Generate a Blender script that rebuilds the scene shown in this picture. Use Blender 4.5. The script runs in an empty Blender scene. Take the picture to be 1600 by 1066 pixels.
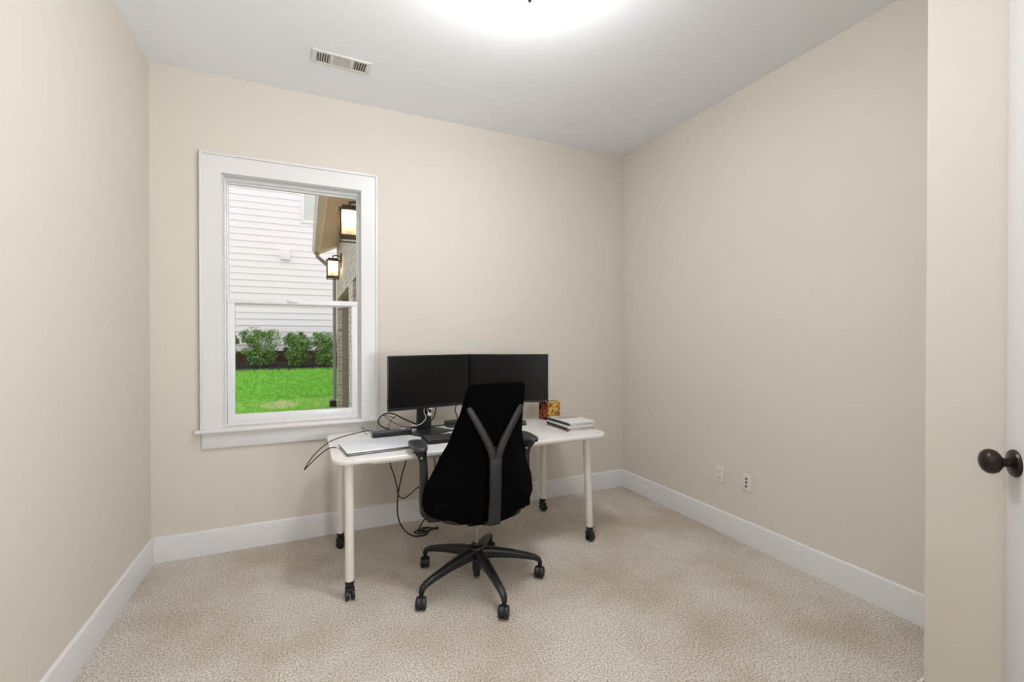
import bpy, bmesh, math, random
from mathutils import Vector, Matrix, Euler
random.seed(7)
SC = bpy.context.scene
COL = SC.collection
R = math.radians

# ------------------------------------------------------------------ camera
CAM_H = 1.375
cd = bpy.data.cameras.new('camera')
cam = bpy.data.objects.new('camera', cd); COL.objects.link(cam)
cd.sensor_width = 36.0
cd.lens = 36.0 * 707.7 / 1600.0
cd.clip_start = 0.02
cam.location = (0, 0, CAM_H)
cam.rotation_euler = (R(90 - 0.40), 0, R(-24.33))
SC.camera = cam

# ------------------------------------------------------------------ world, lights, exposure
w = bpy.data.worlds.new('overcast_sky'); SC.world = w; w.use_nodes = True
nt = w.node_tree; nt.nodes.clear()
out = nt.nodes.new('ShaderNodeOutputWorld'); bg = nt.nodes.new('ShaderNodeBackground')
bg.inputs['Color'].default_value = (0.98, 0.99, 1.0, 1); bg.inputs['Strength'].default_value = 1.28
nt.links.new(bg.outputs[0], out.inputs[0])

def area_light(name, loc, target, size, size_y, power, color):
    l = bpy.data.lights.new(name, 'AREA'); l.shape = 'RECTANGLE'; l.size = size; l.size_y = size_y
    l.energy = power; l.color = color
    o = bpy.data.objects.new(name, l); COL.objects.link(o); o.location = loc
    o.rotation_euler = (Vector(target) - Vector(loc)).to_track_quat('-Z', 'Y').to_euler()
    return o
# added fill light, out of view behind the camera, aimed up at the ceiling
area_light('hallway_fill', (1.28, -0.95, 1.25), (0.80, 0.05, 2.85), 0.9, 1.2, 73, (0.98, 0.99, 1.0))
VS = SC.view_settings
SC.display_settings.display_device = 'sRGB'
VS.view_transform = 'Standard'; VS.look = 'None'; VS.gamma = 1.0; VS.use_curve_mapping = False
VS.exposure = 0.12
LAMP_GLOW = 77.0     # emission of the lit ceiling lamp's glass

# ------------------------------------------------------------------ materials
def srgb(r, g, b):
    f = lambda c: (c / 255 / 12.92) if c / 255 <= 0.04045 else ((c / 255 + 0.055) / 1.055) ** 2.4
    return (f(r), f(g), f(b), 1)
def setin(n, key, val):
    if key in n.inputs: n.inputs[key].default_value = val
def mat(name, col, rough=0.5, metal=0.0, var=0.04, scale=8.0, bump=0.0, bscale=200.0, spec=0.5, bdist=0.002, coat=0.0):
    m = bpy.data.materials.new(name); m.use_nodes = True
    t = m.node_tree; b = t.nodes['Principled BSDF']
    setin(b, 'Roughness', rough); setin(b, 'Metallic', metal); setin(b, 'Specular IOR Level', spec); setin(b, 'Coat Weight', coat)
    tc = t.nodes.new('ShaderNodeTexCoord')
    n = t.nodes.new('ShaderNodeTexNoise'); n.inputs['Scale'].default_value = scale; n.inputs['Detail'].default_value = 3
    t.links.new(tc.outputs['Object'], n.inputs['Vector'])
    mx = t.nodes.new('ShaderNodeMix'); mx.data_type = 'RGBA'
    lo = tuple(max(0, c * (1 - var)) for c in col[:3]) + (1,); hi = tuple(min(1, c * (1 + var)) for c in col[:3]) + (1,)
    mx.inputs['A'].default_value = lo; mx.inputs['B'].default_value = hi
    t.links.new(n.outputs['Fac'], mx.inputs['Factor']); t.links.new(mx.outputs['Result'], b.inputs['Base Color'])
    if bump > 0:
        n2 = t.nodes.new('ShaderNodeTexNoise'); n2.inputs['Scale'].default_value = bscale; n2.inputs['Detail'].default_value = 2
        t.links.new(tc.outputs['Object'], n2.inputs['Vector'])
        bp = t.nodes.new('ShaderNodeBump'); bp.inputs['Strength'].default_value = bump; bp.inputs['Distance'].default_value = bdist
        t.links.new(n2.outputs['Fac'], bp.inputs['Height']); t.links.new(bp.outputs['Normal'], b.inputs['Normal'])
    return m
M = {}
M['wall'] = mat('wall_paint', srgb(220, 214, 204), 0.85, var=0.01, scale=3, bump=0.05, bscale=350, spec=0.2)
M['ceiling'] = mat('ceiling_paint', srgb(242, 244, 248), 0.9, var=0.008, scale=3, spec=0.15)
M['trim'] = mat('white_trim_paint', srgb(227, 226, 227), 0.35, var=0.008)
M['door'] = mat('white_door_paint', srgb(226, 225, 226), 0.4, var=0.008)
M['vinyl'] = mat('white_window_vinyl', srgb(236, 236, 239), 0.3, var=0.01)
M['desk'] = mat('desk_white_laminate', srgb(228, 226, 222), 0.28, var=0.01)
M['deskleg'] = mat('desk_leg_enamel', srgb(224, 220, 213), 0.35, var=0.01)
M['black'] = mat('black_plastic', srgb(18, 18, 19), 0.42, var=0.08, scale=30, bump=0.05, bscale=600)
M['charcoal'] = mat('charcoal_plastic', srgb(20, 20, 21), 0.5, var=0.05, scale=20, bump=0.06, bscale=700)
M['fabric'] = mat('black_chair_fabric', srgb(4, 4, 5), 0.95, var=0.2, scale=250, bump=0.25, bscale=900, spec=0.06)
M['pad'] = mat('armrest_pad_rubber', srgb(44, 45, 48), 0.42, var=0.05)
M['bezel'] = mat('monitor_bezel', srgb(17, 17, 18), 0.4, var=0.05)
M['screen'] = mat('dark_screen', srgb(6, 6, 7), 0.30, var=0.04, spec=0.28)
M['stand'] = mat('stand_black', srgb(24, 25, 27), 0.38, var=0.05)
M['alu'] = mat('silver_laptop_shell', srgb(222, 226, 233), 0.30, metal=0.12, var=0.01)
M['alu_dark'] = mat('laptop_side', srgb(120, 117, 112), 0.4, metal=0.6, var=0.03)
M['strip'] = mat('dark_grey_plastic', srgb(62, 64, 74), 0.38, var=0.06)
M['cable'] = mat('black_cable', srgb(18, 18, 18), 0.5, var=0.1)
M['cablew'] = mat('white_cable', srgb(225, 225, 225), 0.45, var=0.03)
M['chrome'] = mat('chrome', srgb(150, 146, 138), 0.3, metal=0.9, var=0.02)
M['bronze'] = mat('oil_rubbed_bronze', srgb(52, 44, 40), 0.33, metal=0.7, var=0.12, scale=40)
M['paper'] = mat('white_paper', srgb(228, 226, 224), 0.7, var=0.02, scale=60)
M['tissue'] = mat('tissue_paper', srgb(240, 238, 234), 0.9, var=0.02)
M['plate'] = mat('outlet_plastic', srgb(228, 225, 222), 0.35, var=0.01)
M['dark_slot'] = mat('dark_slot', srgb(40, 36, 33), 0.7, var=0.1)
M['duct'] = mat('duct_dark_metal', srgb(70, 62, 56), 0.6, var=0.1)
M['ventm'] = mat('register_enamel', srgb(222, 220, 216), 0.4, var=0.01)
M['soffit'] = mat('soffit_tan_paint', srgb(244, 206, 192), 0.7, var=0.05)
M['gutter'] = mat('gutter_grey_paint', srgb(212, 194, 198), 0.5, var=0.05)
M['downspout'] = mat('downspout_grey_paint', srgb(138, 132, 130), 0.5, var=0.05)
M['taupe'] = mat('taupe_trim_paint', srgb(146, 134, 124), 0.6, var=0.04)
M['garage'] = mat('garage_door_paint', srgb(150, 140, 130), 0.6, var=0.04)
M['siding'] = mat('white_lap_siding', srgb(243, 236, 240), 0.6, var=0.012, scale=4)
M['nwin'] = mat('pale_window_pane', srgb(212, 212, 210), 0.35, var=0.1, scale=1.2)
M['shingle'] = mat('roof_shingle', srgb(82, 76, 72), 0.9, var=0.25, scale=30)
M['mulch'] = mat('dark_mulch', srgb(62, 56, 58), 0.95, var=0.5, scale=40, bump=0.8, bscale=60, bdist=0.03)
M['lanternm'] = mat('lantern_bronze', srgb(84, 66, 50), 0.5, metal=0.4, var=0.2, scale=60)
M['concrete'] = mat('drive_concrete', srgb(150, 146, 138), 0.9, var=0.12, scale=12)
M['stem'] = mat('shrub_bark', srgb(120, 92, 66), 0.9, var=0.2, scale=40)

def emis(name, col, strength, base=None):
    m = bpy.data.materials.new(name); m.use_nodes = True
    b = m.node_tree.nodes['Principled BSDF']
    b.inputs['Base Color'].default_value = base or col; setin(b, 'Roughness', 0.35)
    setin(b, 'Emission Color', col); setin(b, 'Emission Strength', strength)
    return m
M['dome'] = emis('lit_frosted_glass', (0.975, 0.985, 1.0, 1), LAMP_GLOW)
M['dome_top'] = emis('lit_bowl_inside', (0.975, 0.985, 1.0, 1), LAMP_GLOW * 0.36)
M['bulb'] = emis('lantern_bulb', (1, 0.72, 0.40, 1), 2.5)

def glass(name, tint=(1, 1, 1, 1), gloss=0.06, rough=0.02):
    m = bpy.data.materials.new(name); m.use_nodes = True; t = m.node_tree; t.nodes.clear()
    o = t.nodes.new('ShaderNodeOutputMaterial'); tr = t.nodes.new('ShaderNodeBsdfTransparent'); gl = t.nodes.new('ShaderNodeBsdfGlossy')
    mx = t.nodes.new('ShaderNodeMixShader'); fr = t.nodes.new('ShaderNodeFresnel'); fr.inputs['IOR'].default_value = 1.12
    tr.inputs['Color'].default_value = tint; gl.inputs['Roughness'].default_value = rough
    t.links.new(fr.outputs[0], mx.inputs[0]); t.links.new(tr.outputs[0], mx.inputs[1]); t.links.new(gl.outputs[0], mx.inputs[2])
    t.links.new(mx.outputs[0], o.inputs[0])
    return m
M['glass'] = glass('window_glass')
# seeded lantern glass: glows from the bulb behind it through a translucent mix
def seeded():
    m = bpy.data.materials.new('seeded_lantern_glass'); m.use_nodes = True; t = m.node_tree; t.nodes.clear()
    o = t.nodes.new('ShaderNodeOutputMaterial'); a = t.nodes.new('ShaderNodeBsdfTransparent'); b = t.nodes.new('ShaderNodeBsdfTranslucent')
    a.inputs['Color'].default_value = (1, 0.97, 0.92, 1); b.inputs['Color'].default_value = (0.95, 0.9, 0.82, 1)
    n = t.nodes.new('ShaderNodeTexNoise'); n.inputs['Scale'].default_value = 70; tc = t.nodes.new('ShaderNodeTexCoord')
    t.links.new(tc.outputs['Object'], n.inputs['Vector'])
    mr = t.nodes.new('ShaderNodeMapRange'); mr.inputs['To Min'].default_value = 0.2; mr.inputs['To Max'].default_value = 0.65
    mx = t.nodes.new('ShaderNodeMixShader'); t.links.new(n.outputs['Fac'], mr.inputs['Value']); t.links.new(mr.outputs['Result'], mx.inputs[0])
    t.links.new(a.outputs[0], mx.inputs[1]); t.links.new(b.outputs[0], mx.inputs[2]); t.links.new(mx.outputs[0], o.inputs[0])
    return m
M['seeded'] = seeded()

def brick(name, c1, c2, mortar, axis='yz', scale=1.0):
    m = bpy.data.materials.new(name); m.use_nodes = True; t = m.node_tree; b = t.nodes['Principled BSDF']; setin(b, 'Roughness', 0.9)
    tc = t.nodes.new('ShaderNodeTexCoord'); sp = t.nodes.new('ShaderNodeSeparateXYZ'); cb = t.nodes.new('ShaderNodeCombineXYZ')
    t.links.new(tc.outputs['Object'], sp.inputs[0])
    if axis == 'yz':
        ad = t.nodes.new('ShaderNodeMath'); ad.operation = 'ADD'
        t.links.new(sp.outputs['X'], ad.inputs[0]); t.links.new(sp.outputs['Y'], ad.inputs[1]); t.links.new(ad.outputs[0], cb.inputs['X'])
    else:
        t.links.new(sp.outputs['X'], cb.inputs['X'])
    t.links.new(sp.outputs['Z'], cb.inputs['Y'])
    bt = t.nodes.new('ShaderNodeTexBrick'); bt.inputs['Scale'].default_value = 1.0
    bt.inputs['Brick Width'].default_value = 0.20; bt.inputs['Row Height'].default_value = 0.068; bt.inputs['Mortar Size'].default_value = 0.008
    bt.inputs['Color1'].default_value = c1; bt.inputs['Color2'].default_value = c2; bt.inputs['Mortar'].default_value = mortar
    t.links.new(cb.outputs[0], bt.inputs['Vector'])
    n = t.nodes.new('ShaderNodeTexNoise'); n.inputs['Scale'].default_value = 14; n.inputs['Detail'].default_value = 4
    t.links.new(tc.outputs['Object'], n.inputs['Vector'])
    mx = t.nodes.new('ShaderNodeMix'); mx.data_type = 'RGBA'; mx.blend_type = 'MULTIPLY'; mx.inputs['Factor'].default_value = 0.45
    t.links.new(bt.outputs['Color'], mx.inputs['A']); t.links.new(n.outputs['Fac'], mx.inputs['B']); t.links.new(mx.outputs['Result'], b.inputs['Base Color'])
    bp = t.nodes.new('ShaderNodeBump'); bp.inputs['Strength'].default_value = 0.7; bp.inputs['Distance'].default_value = 0.01; bp.invert = True
    t.links.new(bt.outputs['Fac'], bp.inputs['Height']); t.links.new(bp.outputs['Normal'], b.inputs['Normal'])
    return m
M['brick'] = brick('whitewashed_brick', srgb(214, 204, 196), srgb(176, 158, 148), srgb(226, 222, 216))
M['brick_red'] = brick('foundation_brick', srgb(110, 66, 54), srgb(84, 52, 46), srgb(96, 84, 78), 'xz')

def ramp_mat(name, stops, scale, rough=0.95, bump=0.0, bscale=None, big=0.0, bigscale=1.2, bigcol=None, bdist=0.01, detail=4, nrough=0.6):
    m = bpy.data.materials.new(name); m.use_nodes = True; t = m.node_tree; b = t.nodes['Principled BSDF']
    setin(b, 'Roughness', rough); setin(b, 'Specular IOR Level', 0.1)
    tc = t.nodes.new('ShaderNodeTexCoord'); n = t.nodes.new('ShaderNodeTexNoise'); n.inputs['Scale'].default_value = scale; n.inputs['Detail'].default_value = detail
    n.inputs['Roughness'].default_value = nrough
    t.links.new(tc.outputs['Object'], n.inputs['Vector'])
    cr = t.nodes.new('ShaderNodeValToRGB'); e = cr.color_ramp.elements
    e[0].position, e[0].color = stops[0]; e[1].position, e[1].color = stops[-1]
    for p, c in stops[1:-1]:
        k = e.new(p); k.color = c
    t.links.new(n.outputs['Fac'], cr.inputs[0]); last = cr.outputs[0]
    if big > 0:
        n3 = t.nodes.new('ShaderNodeTexNoise'); n3.inputs['Scale'].default_value = bigscale; n3.inputs['Detail'].default_value = 3
        t.links.new(tc.outputs['Object'], n3.inputs['Vector'])
        mr = t.nodes.new('ShaderNodeMapRange'); mr.inputs['From Min'].default_value = 0.38; mr.inputs['From Max'].default_value = 0.68
        mr.inputs['To Max'].default_value = big; t.links.new(n3.outputs['Fac'], mr.inputs['Value'])
        mx = t.nodes.new('ShaderNodeMix'); mx.data_type = 'RGBA'; mx.blend_type = 'MULTIPLY'; mx.inputs['B'].default_value = bigcol
        t.links.new(mr.outputs['Result'], mx.inputs['Factor']); t.links.new(last, mx.inputs['A']); last = mx.outputs['Result']
    t.links.new(last, b.inputs['Base Color'])
    if bump > 0:
        n2 = t.nodes.new('ShaderNodeTexNoise'); n2.inputs['Scale'].default_value = bscale or scale; n2.inputs['Detail'].default_value = 3
        t.links.new(tc.outputs['Object'], n2.inputs['Vector'])
        bp = t.nodes.new('ShaderNodeBump'); bp.inputs['Strength'].default_value = bump; bp.inputs['Distance'].default_value = bdist
        t.links.new(n2.outputs['Fac'], bp.inputs['Height']); t.links.new(bp.outputs['Normal'], b.inputs['Normal'])
    return m
M['carpet'] = ramp_mat('cut_pile_carpet', [(0.34, srgb(112, 99, 84)), (0.43, srgb(180, 169, 155)), (0.50, srgb(216, 208, 197)), (0.60, srgb(247, 244, 238))], 125,
                       bump=0.6, bscale=230, big=0.8, bigscale=2.1, bigcol=srgb(222, 212, 199), bdist=0.012, detail=6, nrough=0.78)
M['soil'] = ramp_mat('lawn_soil', [(0.35, srgb(150, 178, 100)), (0.55, srgb(176, 182, 128)), (0.7, srgb(196, 180, 146))], 5)
M['blade'] = ramp_mat('grass_blade', [(0.3, srgb(100, 176, 56)), (0.45, srgb(140, 214, 84)), (0.58, srgb(172, 232, 112)), (0.7, srgb(204, 236, 140))], 9, rough=0.6)
M['leaf'] = ramp_mat('shrub_leaf', [(0.3, srgb(70, 104, 54)), (0.5, srgb(118, 156, 88)), (0.7, srgb(186, 208, 142))], 11, rough=0.5)
M['tissuebox'] = ramp_mat('autumn_leaf_print', [(0.28, srgb(86, 32, 18)), (0.40, srgb(160, 84, 36)), (0.46, srgb(190, 150, 70)), (0.52, srgb(226, 206, 120)), (0.56, srgb(92, 104, 48)), (0.62, srgb(168, 98, 46)), (0.72, srgb(110, 44, 26))], 17, rough=0.5, detail=3)
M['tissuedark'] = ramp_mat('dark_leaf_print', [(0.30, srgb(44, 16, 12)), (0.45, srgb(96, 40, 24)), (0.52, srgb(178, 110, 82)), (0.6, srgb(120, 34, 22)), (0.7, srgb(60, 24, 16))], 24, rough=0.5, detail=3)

# ------------------------------------------------------------------ mesh helpers
class MB:
    """collects shapes into one mesh"""
    def __init__(s): s.bm = bmesh.new()
    def _merge(s, b2, mx=None):
        if mx is not None: bmesh.ops.transform(b2, matrix=mx, verts=b2.verts)
        me = bpy.data.meshes.new('t'); b2.to_mesh(me); b2.free(); s.bm.from_mesh(me); bpy.data.meshes.remove(me)
    def box(s, lo, hi, bev=0.0, seg=2, mx=None):
        b = bmesh.new(); bmesh.ops.create_cube(b, size=1)
        c = [(a + d) / 2 for a, d in zip(lo, hi)]; sz = [max(1e-5, d - a) for a, d in zip(lo, hi)]
        bmesh.ops.scale(b, vec=sz, verts=b.verts); bmesh.ops.translate(b, vec=c, verts=b.verts)
        if bev > 0: bmesh.ops.bevel(b, geom=b.edges[:], offset=min(bev, min(sz) * 0.49), segments=seg, profile=0.5, affect='EDGES')
        s._merge(b, mx); return s
    def prism(s, pts, z0, z1, bev=0.0, seg=3, mx=None):
        """outline in xy extruded z0..z1"""
        b = bmesh.new(); vs = [b.verts.new((x, y, z0)) for x, y in pts]; f = b.faces.new(vs)
        r = bmesh.ops.extrude_face_region(b, geom=[f]); nv = [e for e in r['geom'] if isinstance(e, bmesh.types.BMVert)]
        bmesh.ops.translate(b, vec=(0, 0, z1 - z0), verts=nv); bmesh.ops.recalc_face_normals(b, faces=b.faces[:])
        if bev > 0:
            ed = [e for e in b.edges if abs(e.verts[0].co.z - e.verts[1].co.z) < 1e-6]
            bmesh.ops.bevel(b, geom=ed, offset=bev, segments=seg, profile=0.5, affect='EDGES')
        s._merge(b, mx); return s
    def lathe(s, prof, n=24, mx=None):
        """profile of (r,z) about z"""
        b = bmesh.new(); rings = []
        for r, z in prof:
            if r < 1e-6: rings.append([b.verts.new((0, 0, z))])
            else: rings.append([b.verts.new((r * math.cos(2 * math.pi * i / n), r * math.sin(2 * math.pi * i / n), z)) for i in range(n)])
        for a, c in zip(rings, rings[1:]):
            for i in range(n):
                j = (i + 1) % n
                if len(a) == 1 and len(c) == 1: continue
                if len(a) == 1: b.faces.new((a[0], c[j], c[i]))
                elif len(c) == 1: b.faces.new((a[i], a[j], c[0]))
                else: b.faces.new((a[i], a[j], c[j], c[i]))
        for rg in (rings[0], rings[-1]):
            if len(rg) > 1: b.faces.new(rg)
        bmesh.ops.recalc_face_normals(b, faces=b.faces[:]); s._merge(b, mx); return s
    def tube(s, pts, r, n=8, smooth=6, sx=1.0):
        """round tube through points; r may be a list"""
        P = [Vector(p) for p in pts]
        rs = r if isinstance(r, (list, tuple)) else [r] * len(P)
        Q, RR = [], []
        if smooth and len(P) > 2:
            for i in range(len(P) - 1):
                p0, p1, p2, p3 = P[max(i - 1, 0)], P[i], P[i + 1], P[min(i + 2, len(P) - 1)]
                for k in range(smooth):
                    t = k / smooth
                    Q.append(0.5 * ((2 * p1) + (p2 - p0) * t + (2 * p0 - 5 * p1 + 4 * p2 - p3) * t * t + (3 * p1 - p0 - 3 * p2 + p3) * t ** 3))
                    RR.append(rs[i] * (1 - t) + rs[i + 1] * t)
            Q.append(P[-1]); RR.append(rs[-1])
        else: Q, RR = P, list(rs)
        b = bmesh.new(); rings = []; up = None
        for i, q in enumerate(Q):
            d = (Q[min(i + 1, len(Q) - 1)] - Q[max(i - 1, 0)])
            d = d.normalized() if d.length > 1e-9 else Vector((0, 0, 1))
            if up is None: up = d.orthogonal().normalized()
            up = (up - d * up.dot(d)); up = up.normalized() if up.length > 1e-6 else d.orthogonal().normalized()
            v = d.cross(up)
            rings.append([b.verts.new(q + (up * math.cos(2 * math.pi * k / n) + v * math.sin(2 * math.pi * k / n)) * RR[i]) for k in range(n)])
        for a, c in zip(rings, rings[1:]):
            for k in range(n): b.faces.new((a[k], a[(k + 1) % n], c[(k + 1) % n], c[k]))
        b.faces.new(rings[0]); b.faces.new(rings[-1]); bmesh.ops.recalc_face_normals(b, faces=b.faces[:])
        s._merge(b); return s
    def bar(s, pts, ws, hs, side=(1, 0, 0), bev=0.3, n=4):
        """rounded-rectangle section swept through points; ws along SIDE, hs across it"""
        b = bmesh.new(); rings = []; P = [Vector(p) for p in pts]; sd = Vector(side)
        for i, q in enumerate(P):
            d = (P[min(i + 1, len(P) - 1)] - P[max(i - 1, 0)]).normalized()
            u = (sd - d * sd.dot(d)).normalized(); v = d.cross(u); a, h = ws[i] / 2, hs[i] / 2; rr = bev * min(a, h) * 2
            ring = []
            for cx, cy, a0 in ((a - rr, h - rr, 0), (-a + rr, h - rr, 90), (-a + rr, -h + rr, 180), (a - rr, -h + rr, 270)):
                for k in range(n):
                    t = R(a0 + 90 * k / (n - 1)); ring.append(b.verts.new(q + u * (cx + rr * math.cos(t)) + v * (cy + rr * math.sin(t))))
            rings.append(ring)
        m = len(rings[0])
        for a, c in zip(rings, rings[1:]):
            for k in range(m): b.faces.new((a[k], a[(k + 1) % m], c[(k + 1) % m], c[k]))
        b.faces.new(rings[0]); b.faces.new(rings[-1]); bmesh.ops.recalc_face_normals(b, faces=b.faces[:])
        s._merge(b); return s
    def quad(s, *vs):
        s.bm.faces.new([s.bm.verts.new(v) for v in vs]); return s
    def build(s, name, m, parent=None, smooth=True, angle=35):
        me = bpy.data.meshes.new(name); s.bm.to_mesh(me); s.bm.free()
        o = bpy.data.objects.new(name, me); COL.objects.link(o)
        for x in (m if isinstance(m, list) else [m]): me.materials.append(x)
        if parent is not None: o.parent = parent
        if smooth:
            for p in me.polygons: p.use_smooth = True
            try: me.set_sharp_from_angle(angle=R(angle))
            except Exception: pass
        return o
def tag(o, label, cat, group=None, kind=None):
    if label: o['label'] = label
    if cat: o['category'] = cat
    if group: o['group'] = group
    if kind: o['kind'] = kind
    return o
def thing(name, label, cat, loc=(0, 0, 0), rz=0.0, group=None):
    o = bpy.data.objects.new(name, None); COL.objects.link(o); o.empty_display_size = 0.1
    o.location = loc; o.rotation_euler = (0, 0, R(rz)); return tag(o, label, cat, group)
def struct(o, label=None, cat=None): return tag(o, label, cat, None, 'structure')
def copy_tree(o, parent=None):
    c = o.copy(); COL.objects.link(c)
    if parent is not None: c.parent = parent
    for ch in list(o.children): copy_tree(ch, c)
    return c
def rrect(w, h, r, n=6, cx=0, cy=0):
    pts = []
    for sx, sy, a0 in ((1, 1, 0), (-1, 1, 90), (-1, -1, 180), (1, -1, 270)):
        for k in range(n + 1):
            a = R(a0 + 90 * k / n); pts.append((cx + sx * (w / 2 - r) + r * math.cos(a), cy + sy * (h / 2 - r) + r * math.sin(a)))
    return pts
T = Matrix.Translation
def rot(a, ax): return Matrix.Rotation(R(a), 4, ax)

# ------------------------------------------------------------------ the room
XL, XR, YB, HC = -0.87, 2.672, 3.412, 3.048
YF = -1.9           # far end of the hallway behind the camera
CX, CY = 1.99, 0.859  # corner of the closet that juts into the room
WT = 0.16
OX0, OX1, OZ0, OZ1 = -0.497, 0.357, 0.800, 2.430   # window opening
struct(MB().box((XL - .2, YF - .2, -.12), (XR + .2, YB + WT, 0)).build('floor', M['carpet'], smooth=False), 'beige cut pile carpet covering the whole floor', 'carpet')
struct(MB().box((XL - .2, YF - .2, HC), (XR + .2, YB + WT, HC + .12)).build('ceiling', M['ceiling'], smooth=False), 'flat white painted ceiling', 'ceiling')
struct(MB().box((XL - .14, YF - .14, 0), (XL, YB + WT, HC)).build('wall_left', M['wall'], smooth=False), 'beige wall beside the window', 'wall')
struct(MB().box((XR, CY, 0), (XR + .14, YB + WT, HC)).build('wall_right', M['wall'], smooth=False), 'beige wall with the two outlet plates', 'wall')
b = MB()
b.box((XL, YB, 0), (OX0, YB + WT, HC)); b.box((OX1, YB, 0), (XR, YB + WT, HC)); b.box((OX0, YB, 0), (OX1, YB + WT, OZ0)); b.box((OX0, YB, OZ1), (OX1, YB + WT, HC))
struct(b.build('wall_back', M['wall'], smooth=False), 'beige wall holding the window behind the desk', 'wall')
struct(MB().box((CX, 0.10, 0), (XR + .14, CY, HC), 0.012, 3).build('wall_closet', M['wall']), 'beige wall corner that juts out beside the open door', 'wall')
b = MB(); b.box((1.30, -0.03, 0), (XR + .14, 0.10, HC)); b.box((XL, -0.03, 0), (-0.55, 0.10, HC))
struct(b.build('wall_front', M['wall'], smooth=False), 'beige wall around the doorway the room is seen from', 'wall')
b = MB(); b.box((XL, YF - .14, 0), (XR + .14, YF, HC)); b.box((XR, YF, 0), (XR + .14, -0.03, HC))
struct(b.build('wall_hall', M['wall'], smooth=False), 'beige hallway wall beyond the doorway', 'wall')

def baseboard(name, p0, p1, inward, label):
    """profile swept along p0->p1; INWARD unit normal into the room"""
    p0, p1, n = Vector(p0), Vector(p1), Vector(inward)
    prof = [(0, 0), (0.015, 0), (0.015, 0.140), (0.0125, 0.148), (0.006, 0.153), (0, 0.154)]
    bm = MB(); vs = []
    for p in (p0, p1): vs.append([bm.bm.verts.new((p.x + n.x * d, p.y + n.y * d, z)) for d, z in prof])
    k = len(prof)
    for i in range(k): bm.bm.faces.new((vs[0][i], vs[0][(i + 1) % k], vs[1][(i + 1) % k], vs[1][i]))
    bm.bm.faces.new(vs[0]); bm.bm.faces.new(vs[1]); bmesh.ops.recalc_face_normals(bm.bm, faces=bm.bm.faces[:])
    return struct(bm.build(name, M['trim'], angle=20), label, 'baseboard')
baseboard('baseboard_left', (XL, 0.10, 0), (XL, YB, 0), (1, 0, 0), 'tall white baseboard along the bare wall beside the window')
baseboard('baseboard_back', (XL + .0149, YB, 0), (XR - .0149, YB, 0), (0, -1, 0), 'tall white baseboard behind the desk')
baseboard('baseboard_right', (XR, CY + .0149, 0), (XR, YB, 0), (-1, 0, 0), 'tall white baseboard below the two outlet plates')
baseboard('baseboard_closet', (CX - .001, CY, 0), (XR, CY, 0), (0, 1, 0), 'white baseboard round the jutting wall corner')

# ------------------------------------------------------------------ window
win = thing('window_1', 'white double-hung window with wide casing and deep stool', 'window', (0, YB, 0)); win['kind'] = 'structure'
CW = 0.112  # casing width
b = MB()
xo0, xo1, zt = -0.614, 0.467, 2.549
b.box((xo0, -0.02, OZ0 - .01), (OX0 + .004, 0, zt)); b.box((OX1 - .004, -0.02, OZ0 - .01), (xo1, 0, zt))
b.box((OX0 + .004, -0.02, OZ1 - .004), (OX1 - .004, 0, zt))
b.box((xo0, -0.031, OZ0 - .01), (xo0 + .016, 0, zt), 0.003); b.box((xo1 - .016, -0.031, OZ0 - .01), (xo1, 0, zt), 0.003); b.box((xo0 + .01, -0.031, zt - .016), (xo1 - .01, 0, zt), 0.003)
b.build('casing', M['trim'], win)
b = MB(); b.box((OX0, 0, OZ0), (OX0 + .008, 0.10, OZ1)); b.box((OX1 - .008, 0, OZ0), (OX1, 0.10, OZ1)); b.box((OX0, 0, OZ1 - .008), (OX1, 0.10, OZ1))
b.build('jamb', M['trim'], win)
b = MB(); b.box((-0.642, -0.052, 0.772), (0.484, 0.0, 0.797), 0.007, 3); b.box((OX0, -0.01, 0.772), (OX1, 0.05, 0.797))
b.build('stool', M['trim'], win)
b = MB(); b.box((-0.607, -0.018, 0.672), (0.460, 0, 0.772), 0.003); b.box((-0.607, -0.026, 0.752), (0.460, 0, 0.772), 0.006, 3)
b.build('apron', M['trim'], win)
# vinyl frame
x0, x1, z0, z1 = OX0 + .008, OX1 - .008, 0.797, OZ1 - .008
b = MB(); b.box((x0, 0.040, z0), (x0 + .010, 0.155, z1), .002); b.box((x1 - .010, 0.040, z0), (x1, 0.155, z1), .002)
b.box((x0, 0.055, z1 - .018), (x1, 0.155, z1), .002); b.box((x0, 0.050, z0), (x1, 0.155, z0 + .022), .003)
b.build('frame', M['vinyl'], win)
zm = 1.617
lo = MB(); ys, ye = 0.048, 0.080
lo.box((x0 + .012, ys, z0 + .018), (x0 + .056, ye, zm), .004); lo.box((x1 - .056, ys, z0 + .018), (x1 - .012, ye, zm), .004)
lo.box((x0 + .050, ys, z0 + .018), (x1 - .050, ye, z0 + .072), .004); lo.box((x0 + .012, ys - .006, zm - .014), (x1 - .012, ye, zm + .020), .005)
lo = lo.build('lower_sash', M['vinyl'], win)
MB().box((x0 + .05, .062, z0 + .066), (x1 - .05, .066, zm - .012)).build('glass_pane', M['glass'], lo, smooth=False)
MB().box((-.12, .030, zm + .0005), (-.06, .045, zm + .022), .004).build('sash_lock', M['vinyl'], lo)
up = MB(); ys, ye = 0.086, 0.118
up.box((x0 + .008, ys, zm - .02), (x0 + .018, ye, z1 - .012), .003); up.box((x1 - .018, ys, zm - .02), (x1 - .008, ye, z1 - .012), .003)
up.box((x0 + .012, ys, z1 - .030), (x1 - .012, ye, z1 - .010), .003); up.box((x0 + .012, ys, zm - .02), (x1 - .012, ye, zm + .018), .003)
up = up.build('upper_sash', M['vinyl'], win)
MB().box((x0 + .015, .100, zm + .012), (x1 - .015, .104, z1 - .026)).build('glass_pane', M['glass'], up, smooth=False)

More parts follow.
